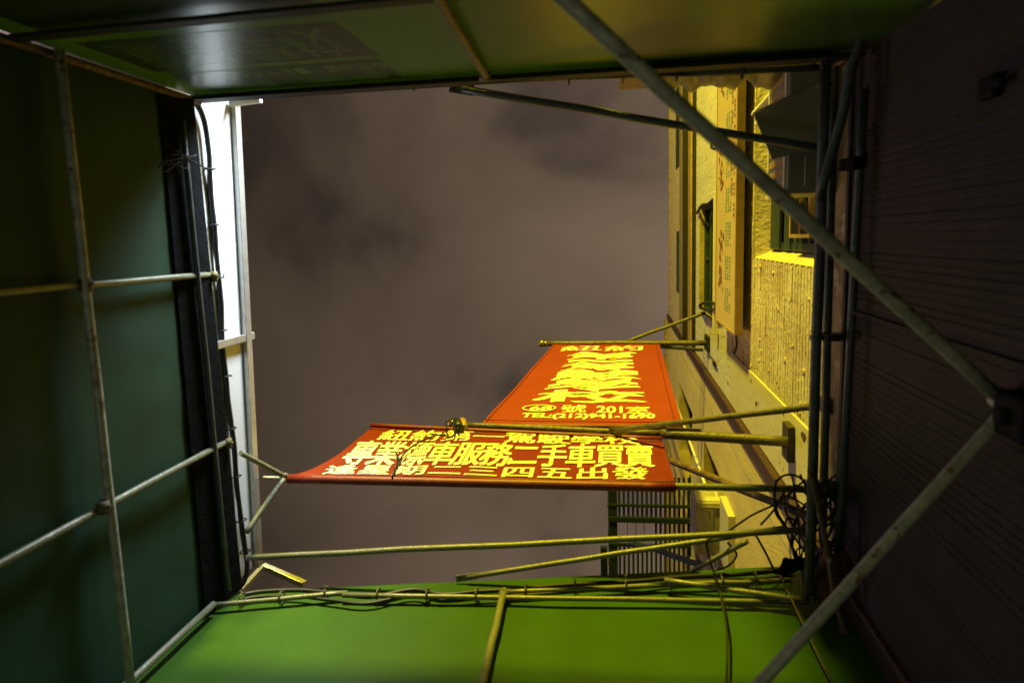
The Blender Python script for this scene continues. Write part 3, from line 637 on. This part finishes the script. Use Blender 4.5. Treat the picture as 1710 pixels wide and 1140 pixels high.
bn = thing('banner', (-.2, YB, 4.5+CZ), 'tall red banner with wavy yellow characters and a telephone number', 'banner', 'red driving school banners')
a, b, c, d = [XH(*p) for p in ((925, 574), (1101, 574), (1141, 712), (803, 709))]
def upfn(u, v):
    lo, hi = L2(d, c, u), L2(a, b, u); x, h = L2(lo, hi, v); return Vector((x, fly(x, h), h+CZ))
MB().sheet(upfn, 50, 90).build('fabric', 'banner_red_lit', bn)
hem = MB()
for u0 in (.018, .965): hem.tube([upfn(u0, k/40)+Vector((0, -.003, 0)) for k in range(41)], .004, 6)
hem.tube([upfn(k/20, .03)+Vector((0, -.003, 0)) for k in range(21)], .004, 6); hem.build('hem', 'red_sleeve', bn)
lt = MB()
def boxc(txt, xl, xr, yt, yb, bold=.05, wave=0):
    p, q, r = XH(xl, yb), XH(xr, yb), XH((xl+xr)/2, yt)
    def fn(u, v):
        x = p[0]+(q[0]-p[0])*u; h = p[1]+(r[1]-p[1])*(.05+.90*v)
        if wave: h += wave*(r[1]-p[1])*math.sin(u*2*math.pi*1.5-.7)
        return Vector((x, fly(x, h)-.003, h+CZ))
    write(lt, txt, fn, bold); return fn
boxc('\u7d10', 939, 1001, 578, 587.5, .020); boxc('\u7d04', 1013, 1074, 578, 587.5, .020)
boxc('\u7b2c', 951, 1057, 590, 600.6, .032, .20)
f = boxc('\u99d5', 944, 1056, 606.8, 618, .032, .20); boxc('\u99db', 930, 1059, 618.6, 634, .032, .19); boxc('\u5b78', 917, 1061, 634, 652, .026, .17); boxc('\u6821', 901, 1067, 652.4, 674, .032, .09)
p, q = XH(949, 605), XH(1057, 605); hh = XH(1000, 603)[1]
for k in range(24):
    u0, u1 = k/24, (k+1)/24; pt = []
    for u, s in ((u0, -1), (u1, -1), (u1, 1), (u0, 1)):
        x = p[0]+(q[0]-p[0])*u; h = hh+.05*math.sin(u*2*math.pi*1.5-.7)+s*.05; pt.append(Vector((x, fly(x, h)-.003, h+CZ)))
    lt.poly(pt)
boxc('68', 884, 919, 679.3, 686.5, .07); boxc('\u865f', 937, 975, 677, 689.5, .020); boxc('201', 996, 1039, 678, 690, .07); boxc('\u5ba4', 1047, 1085, 679.3, 691.5, .020)
boxc('TEL:(212)941-1690', 869, 1094, 690.6, 700.2, .09)
e0, e1, e2 = XH(872, 682.8), XH(929, 682.8), XH(900, 677.4); cx = (e0[0]+e1[0])/2; rx = (e1[0]-e0[0])/2; ry = e2[1]-e0[1]
for k in range(40):
    t0, t1 = 2*math.pi*k/40, 2*math.pi*(k+1)/40
    lt.poly([Vector((cx+rx*s*math.cos(t), fly(cx, e0[1])-.008, e0[1]+ry*s2*math.sin(t)+CZ)) for t, s, s2 in ((t0, 1, 1), (t1, 1, 1), (t1, .9, .84), (t0, .9, .84))])
lt.build('lettering', 'letter_white', bn)
q = MB(); q.tube([PY(806+(1140-806)*t, 711+2*t, YB) for t in [k/8 for k in range(9)]], .018); q.build('bottom_sleeve', 'red_sleeve', bn)

# poles
po = thing('banner_pole', H(.1, YB, 8.0), 'top banner pole with a brass ball end and a wall plate', 'pole', 'banner poles')
A, B = PY(910, 573.5, YB-.01), PX(1183, 573, .985); B.y = A.y; B.z = A.z-.08
MB().tube(wobble(A, B, 10, .006, 5), .03).build('tube', 'pole_paint', po)
q = MB(); q.ball(PY(905, 573.5, YB-.01), .042); q.tube([PY(908, 573.5, YB-.01), PY(915, 573.5, YB-.01)], .036); q.build('ball_end', 'brass_ball', po)
q = MB(); q.box((.955, B.y-.085, B.z-.13), (.986, B.y+.085, B.z+.13)); q.build('wall_plate', 'gutter_dark', po, bevel=.006)
po = thing('banner_pole', H(.1, YB, 4.3), 'middle banner pole between the two red banners, thickest, with a square wall plate', 'pole', 'banner poles')
A, M, B = PY(768, 709.5, YB-.02), PY(1112, 724, YB-.02), PY(1316, 737, YB-.02)
MB().tube(wobble(A, M, 10, .005, 9), .0215).build('tube', 'pole_paint', po)
q = MB(); q.tube(wobble(M-Vector((.03, 0, 0)), B, 8, .004, 4), .030); q.bar(M+Vector((.0, -.03, -.02)), M+Vector((.20, -.03, -.045)), .03, .012); q.build('socket', 'pole_paint', po)
q = MB(); q.ball(PY(757, 707.5, YB-.02), .036); q.build('ball_end', 'brass_ball', po)
q = MB(); q.tube([PY(763, 704, YB-.04), PY(767, 715, YB-.04)], .03, 12); q.tube(bend([PY(747, 716, YB-.05), PY(744, 706, YB-.05), PY(752, 700, YB-.06), PY(764, 703, YB-.05), PY(764, 716, YB-.05)]), .006, 8); q.build('cap_straps', 'black_rubber', po)
q = MB(); q.tube([PY(772, 703, YB-.02), PY(775, 716, YB-.02)], .027, 12); q.build('tape', 'board_edge', po)
p = PX(1318, 737, .97); q = MB(); q.box((.945, p.y-.105, p.z-.075), (.984, p.y+.105, p.z+.075)); pt = q.build('wall_plate', 'plate_brown', po, bevel=.006)
q = MB(); q.tube([Vector((.944, p.y+.02, p.z)), Vector((.93, p.y+.02, p.z))], .018, 6); q.build('bolt', 'gutter_dark', pt)
po = thing('banner_pole', H(.3, YB, 3.35), 'lowest banner pole, bare end reaching over to the parallel pipes', 'pole', 'banner poles')
A, B = PY(470, 797.5, YB), PY(1382, 817, YB)
MB().tube(wobble(A, B, 10, .004, 2), .0175).build('tube', 'painted_tube', po)
q = MB(); q.tube([A, A+Vector((.03, 0, 0))], .026); q.build('end_cap', 'galvanised', po)
o = MB().tube(bend([PY(758, 712, YB-.05), PY(759, 724, YB-.03), PY(752, 730, YB-.03), PY(735, 726, YB-.03), PY(715, 731, YB-.02), PY(690, 744, YB-.03), PY(674, 758, YB-.02), PY(667, 769, YB-.02), PY(661, 780, YB-.02), PY(655, 795, YB-.03)]), .0055, 8).tube([PY(661, 755, YB-.03), PY(667, 768, YB-.02)], .006, 8).build('stray_wire', 'black_rubber'); tag(o, 'thin black stray wire curling over the wide red banner', 'wire')

# ================================================================ CABLES
def ties(parent, pts, r, m='black_rubber', tail=True):
    for p, d in pts:
        d = Vector(d).normalized(); u = d.cross(Vector((0, 0, 1))); u.normalize(); w = d.cross(u); mb = MB()
        mb.tube([p+(u*math.cos(t)+w*math.sin(t))*r for t in [k*math.pi/6 for k in range(12)]], .0035, 6, closed=True)
        if tail and random.random() < .4: mb.tube([p+u*r*.9, p+u*(r+.014)+Vector((0, random.uniform(-.02, .02), -.01))], .0028, 6)
        mb.build('cable_tie', m, parent)
pts = bend([PZ(318, 163, 3.0), PZ(331, 180, 3.05), PZ(342, 210, 3.09), PZ(349, 258, 3.1), PZ(351, 300, 3.1), PZ(358, 390, 3.1), PZ(365, 460, 3.1), PZ(371, 560, 3.09), PZ(379, 650, 3.09), PZ(389, 740, 3.09), PZ(395, 800, 3.09), PZ(402, 860, 3.09), PZ(409, 920, 3.08), PZ(411, 950, 3.07), PZ(405, 972, 3.05), PZ(392, 984, 3.02)], 8)
cb = MB().tube([p+noise.noise_vector(p*5)*.006 for p in pts], [.0125+.003*nz(p*6) for p in pts], 12).build('power_cable', 'black_rubber'); tag(cb, 'thick black cable strapped along the white sign with ties', 'cable')
ties(cb, [(PZ(x, y, 3.1), (.08, 1, 0)) for x, y in ((350, 283), (357, 376), (365, 464), (370, 552), (377, 628), (386, 715), (394, 795), (403, 868), (409, 920))], .024)
pts = bend([PZ(320, 166, 3.02), PZ(400, 160, 3.04), PZ(470, 155, 3.03), PZ(540, 147, 3.05), PZ(605, 146, 3.04), PZ(680, 140, 3.05), PZ(760, 137, 3.06), PZ(860, 134, 3.05), PZ(980, 128, 3.07), PZ(1100, 124, 3.05), PZ(1220, 122, 3.07), PZ(1368, 110, 3.05)], 6)
cb = MB().tube(pts, .011, 10).tube([p+Vector((0, -.012, .03+.012*nz(p*3))) for p in pts], .009, 10).build('power_cable', 'black_rubber'); tag(cb, 'black cable pair running along the dark upper rail', 'cable')
ties(cb, [(PZ(x, y, 3.05), (1, 0, 0)) for x, y in ((690, 139), (775, 136), (950, 130), (1040, 126), (1130, 123), (1240, 119))], .03, tail=False)
q = MB(); r2 = random.Random(5); c = PZ(607, 140, 3.02)
pts = [c+Vector((r2.uniform(-.06, .06), r2.uniform(-.03, .03), r2.uniform(-.03, .03))) for _ in range(14)]
o = q.tube(bend(pts, 5), .005, 8).build('wire_knot', 'pole_paint'); tag(o, 'knot of rusty wire twisted on the dark upper rail', 'wire knot')
pts = bend([PY(408, 992, YR+.006), PY(440, 987, YR+.006), PY(500, 985, YR+.006), PY(560, 990, YR+.006), PY(620, 996, YR+.006), PY(690, 984, YR+.006), PY(740, 992, YR+.006), PY(800, 987, YR+.006), PY(850, 984, YR+.006), PY(960, 975, YR+.006), PY(1060, 970, YR+.006), PY(1150, 962, YR+.006), PY(1240, 958, YR+.006), PY(1320, 950, YR+.006)], 6)
cb = MB().tube(pts, .0105, 10).tube([p+Vector((0, .004, -.05+.02*nz(p*2))) for p in pts], .008, 10).build('power_cable', 'black_rubber'); tag(cb, 'black cables sagging along the yellow lower rail over the green panel', 'cable')
q = [(PY(x, y, YR), (1, 0, 0)) for x, y in ((404, 1000), (470, 997), (545, 990), (632, 992), (714, 993), (796, 993), (878, 986), (960, 979), (1045, 976), (1120, 972), (1205, 970), (1262, 966))]
ties(cb, q, .030, 'pole_paint')
# tangle of spare cable in the corner by the pipes
tg = MB(); r3 = random.Random(11)
def loop(px, py, rx, ry, h, tilt=0, n=28, r=.005):
    tg.tube([PZ(px+rx*math.cos(t)*math.cos(tilt)-ry*math.sin(t)*math.sin(tilt), py+rx*math.cos(t)*math.sin(tilt)+ry*math.sin(t)*math.cos(tilt), h+.04*math.sin(t*2+px)) for t in [2*math.pi*k/n for k in range(n)]], r, 8, closed=True)
for px, py, rx, ry, ti in ((1393, 822, 15, 28, .15), (1399, 850, 12, 38, -.1), (1391, 868, 17, 42, .2), (1388, 905, 14, 40, -.2), (1398, 925, 12, 30, .1), (1381, 850, 12, 50, .1), (1335, 905, 14, 45, -.45), (1345, 920, 20, 34, -.3), (1396, 880, 18, 26, .4), (1386, 930, 22, 20, 0)): loop(px, py, rx, ry, 3.22+r3.uniform(-.06, .08), ti)
for P in ([(1165, 908), (1205, 893), (1255, 860), (1300, 838), (1345, 800)], [(1352, 812), (1332, 795), (1311, 793), (1296, 806), (1293, 830), (1300, 858), (1318, 885), (1340, 915), (1352, 930)], [(1270, 876), (1293, 850), (1310, 820)], [(1296, 800), (1294, 850), (1310, 880), (1330, 930), (1358, 960), (1380, 990)], [(1262, 893), (1280, 925), (1294, 955)], [(1345, 845), (1330, 870), (1322, 900), (1330, 940), (1350, 965)], [(1400, 800), (1375, 830), (1368, 880), (1378, 940), (1395, 975)], [(1215, 905), (1230, 925), (1215, 945), (1190, 952)]):
    tg.tube(bend([PZ(x, y, 3.24) for x, y in P], 8), .0052, 8)
for k in range(12):
    loop(r3.uniform(1325, 1402), r3.uniform(830, 965), r3.uniform(8, 20), r3.uniform(16, 38), 3.2+r3.uniform(-.08, .08), r3.uniform(-.7, .7), r=r3.uniform(.0032, .005))
for k in range(7):
    x0, x1 = r3.uniform(1290, 1400), r3.uniform(1330, 1410); tg.tube(bend([PZ(x0, 800+r3.uniform(-10, 40), 3.22), PZ((x0+x1)/2+r3.uniform(-25, 25), 870+r3.uniform(-20, 20), 3.24), PZ(x1, 930, 3.2), PZ(x1+r3.uniform(-15, 25), 990+r3.uniform(-10, 20), 3.02)], 8), r3.uniform(.0032, .0048), 8)
o = tg.build('cable_tangle', 'black_rubber'); tag(o, 'tangle of looped black cables in the corner behind the loose conduit', 'cable tangle')
o = MB().tube(bend([PZ(1220, 898, 3.1), PZ(1195, 896, 3.1), PZ(1180, 905, 3.05), PY(1186, 935, 1.54), PY(1196, 965, 1.54), PY(1205, 1000, 1.55), PY(1214, 1060, 1.57), PY(1213, 1150, 1.58)]), .0050, 8).build('hanging_wire', 'gutter_dark'); tag(o, 'thin dark wire hanging down across the green panel from the brace tubes', 'wire')
o = MB().tube(bend([PY(1312, 935, 1.52), PY(1302, 950, 1.53), PY(1310, 975, 1.54), PY(1322, 1000, 1.55), PY(1350, 1060, 1.57), PY(1395, 1150, 1.58)]), .0045, 8).build('hanging_wire', 'pole_paint'); tag(o, 'thin wire trailing from the black rag down the dark end of the green panel', 'wire')
q = MB(); c = PZ(1328, 944, 3.08)
q.sheet(lambda u, v: c+Vector((.085*(u-.5)*2, .026*math.sin(v*2*math.pi)*math.sin(math.pi*u)+.06*(.5-u), .03*math.cos(v*2*math.pi)*math.sin(math.pi*u)))+noise.noise_vector(Vector((u*4, math.sin(v*6.28)*1.5, math.cos(v*6.28)*1.5)))*.03, 18, 16); o = q.build('black_rag', 'bin_black'); tag(o, 'black crumpled rag knotted on the corner of the lower rail', 'rag')
q = MB(); c = PZ(1392, 960, 3.05)
q.sheet(lambda u, v: c+Vector((.05*(u-.5)*2, .11*(v-.5)*2, .05*nz(Vector((u*3, v*3, 1))))) +noise.noise_vector(Vector((u*3, v*4, 2)))*.03, 14, 14); o = q.build('red_rag', 'rag_red'); tag(o, 'dull red scrap of cloth caught under the cable tangle', 'rag')
tw = MB(); r4 = random.Random(9)
for _ in range(4):
    P = [(290+r4.uniform(-22, 45), 270+r4.uniform(-14, 22)) for _ in range(4)]; tw.tube(bend([PX(x, y, -1.78+r4.uniform(0, .02)) for x, y in P], 5), .0020, 6)
tw.tube(bend([PX(290, 250, -1.75), PX(318, 268, -1.74), PX(350, 283, -1.72)], 5), .0035, 6)
o = tw.build('wire_twist', 'gutter_dark'); tag(o, 'frayed twist of thin wires tied to the black cable near the sign', 'wire')
# clear plastic strip flapping over the upper rail
ps = thing('plastic_strip', H(.5, -.78, 3.6), 'crumpled translucent plastic strip along the upper rail before the wall', 'plastic strip')
def psf(u, v):
    x = .23+.80*u; n_ = nz(Vector((u*7, v*1.2, 3)))+.5*nz(Vector((u*16, v*2.5, 9)))
    return H(x, -.74+.05*n_+.03*v, 3.25+.50*v+.03*nz(Vector((u*5, 1, 1))))
MB().sheet(psf, 70, 14).build('film', 'plastic_film', ps)
MB().slab([H(.02, -.75, 3.3), H(.26, -.75, 3.3), H(.26, -.75, 3.86), H(.02, -.75, 3.86)], (0, -.006, 0)).build('flat_piece', 'frieze', ps)
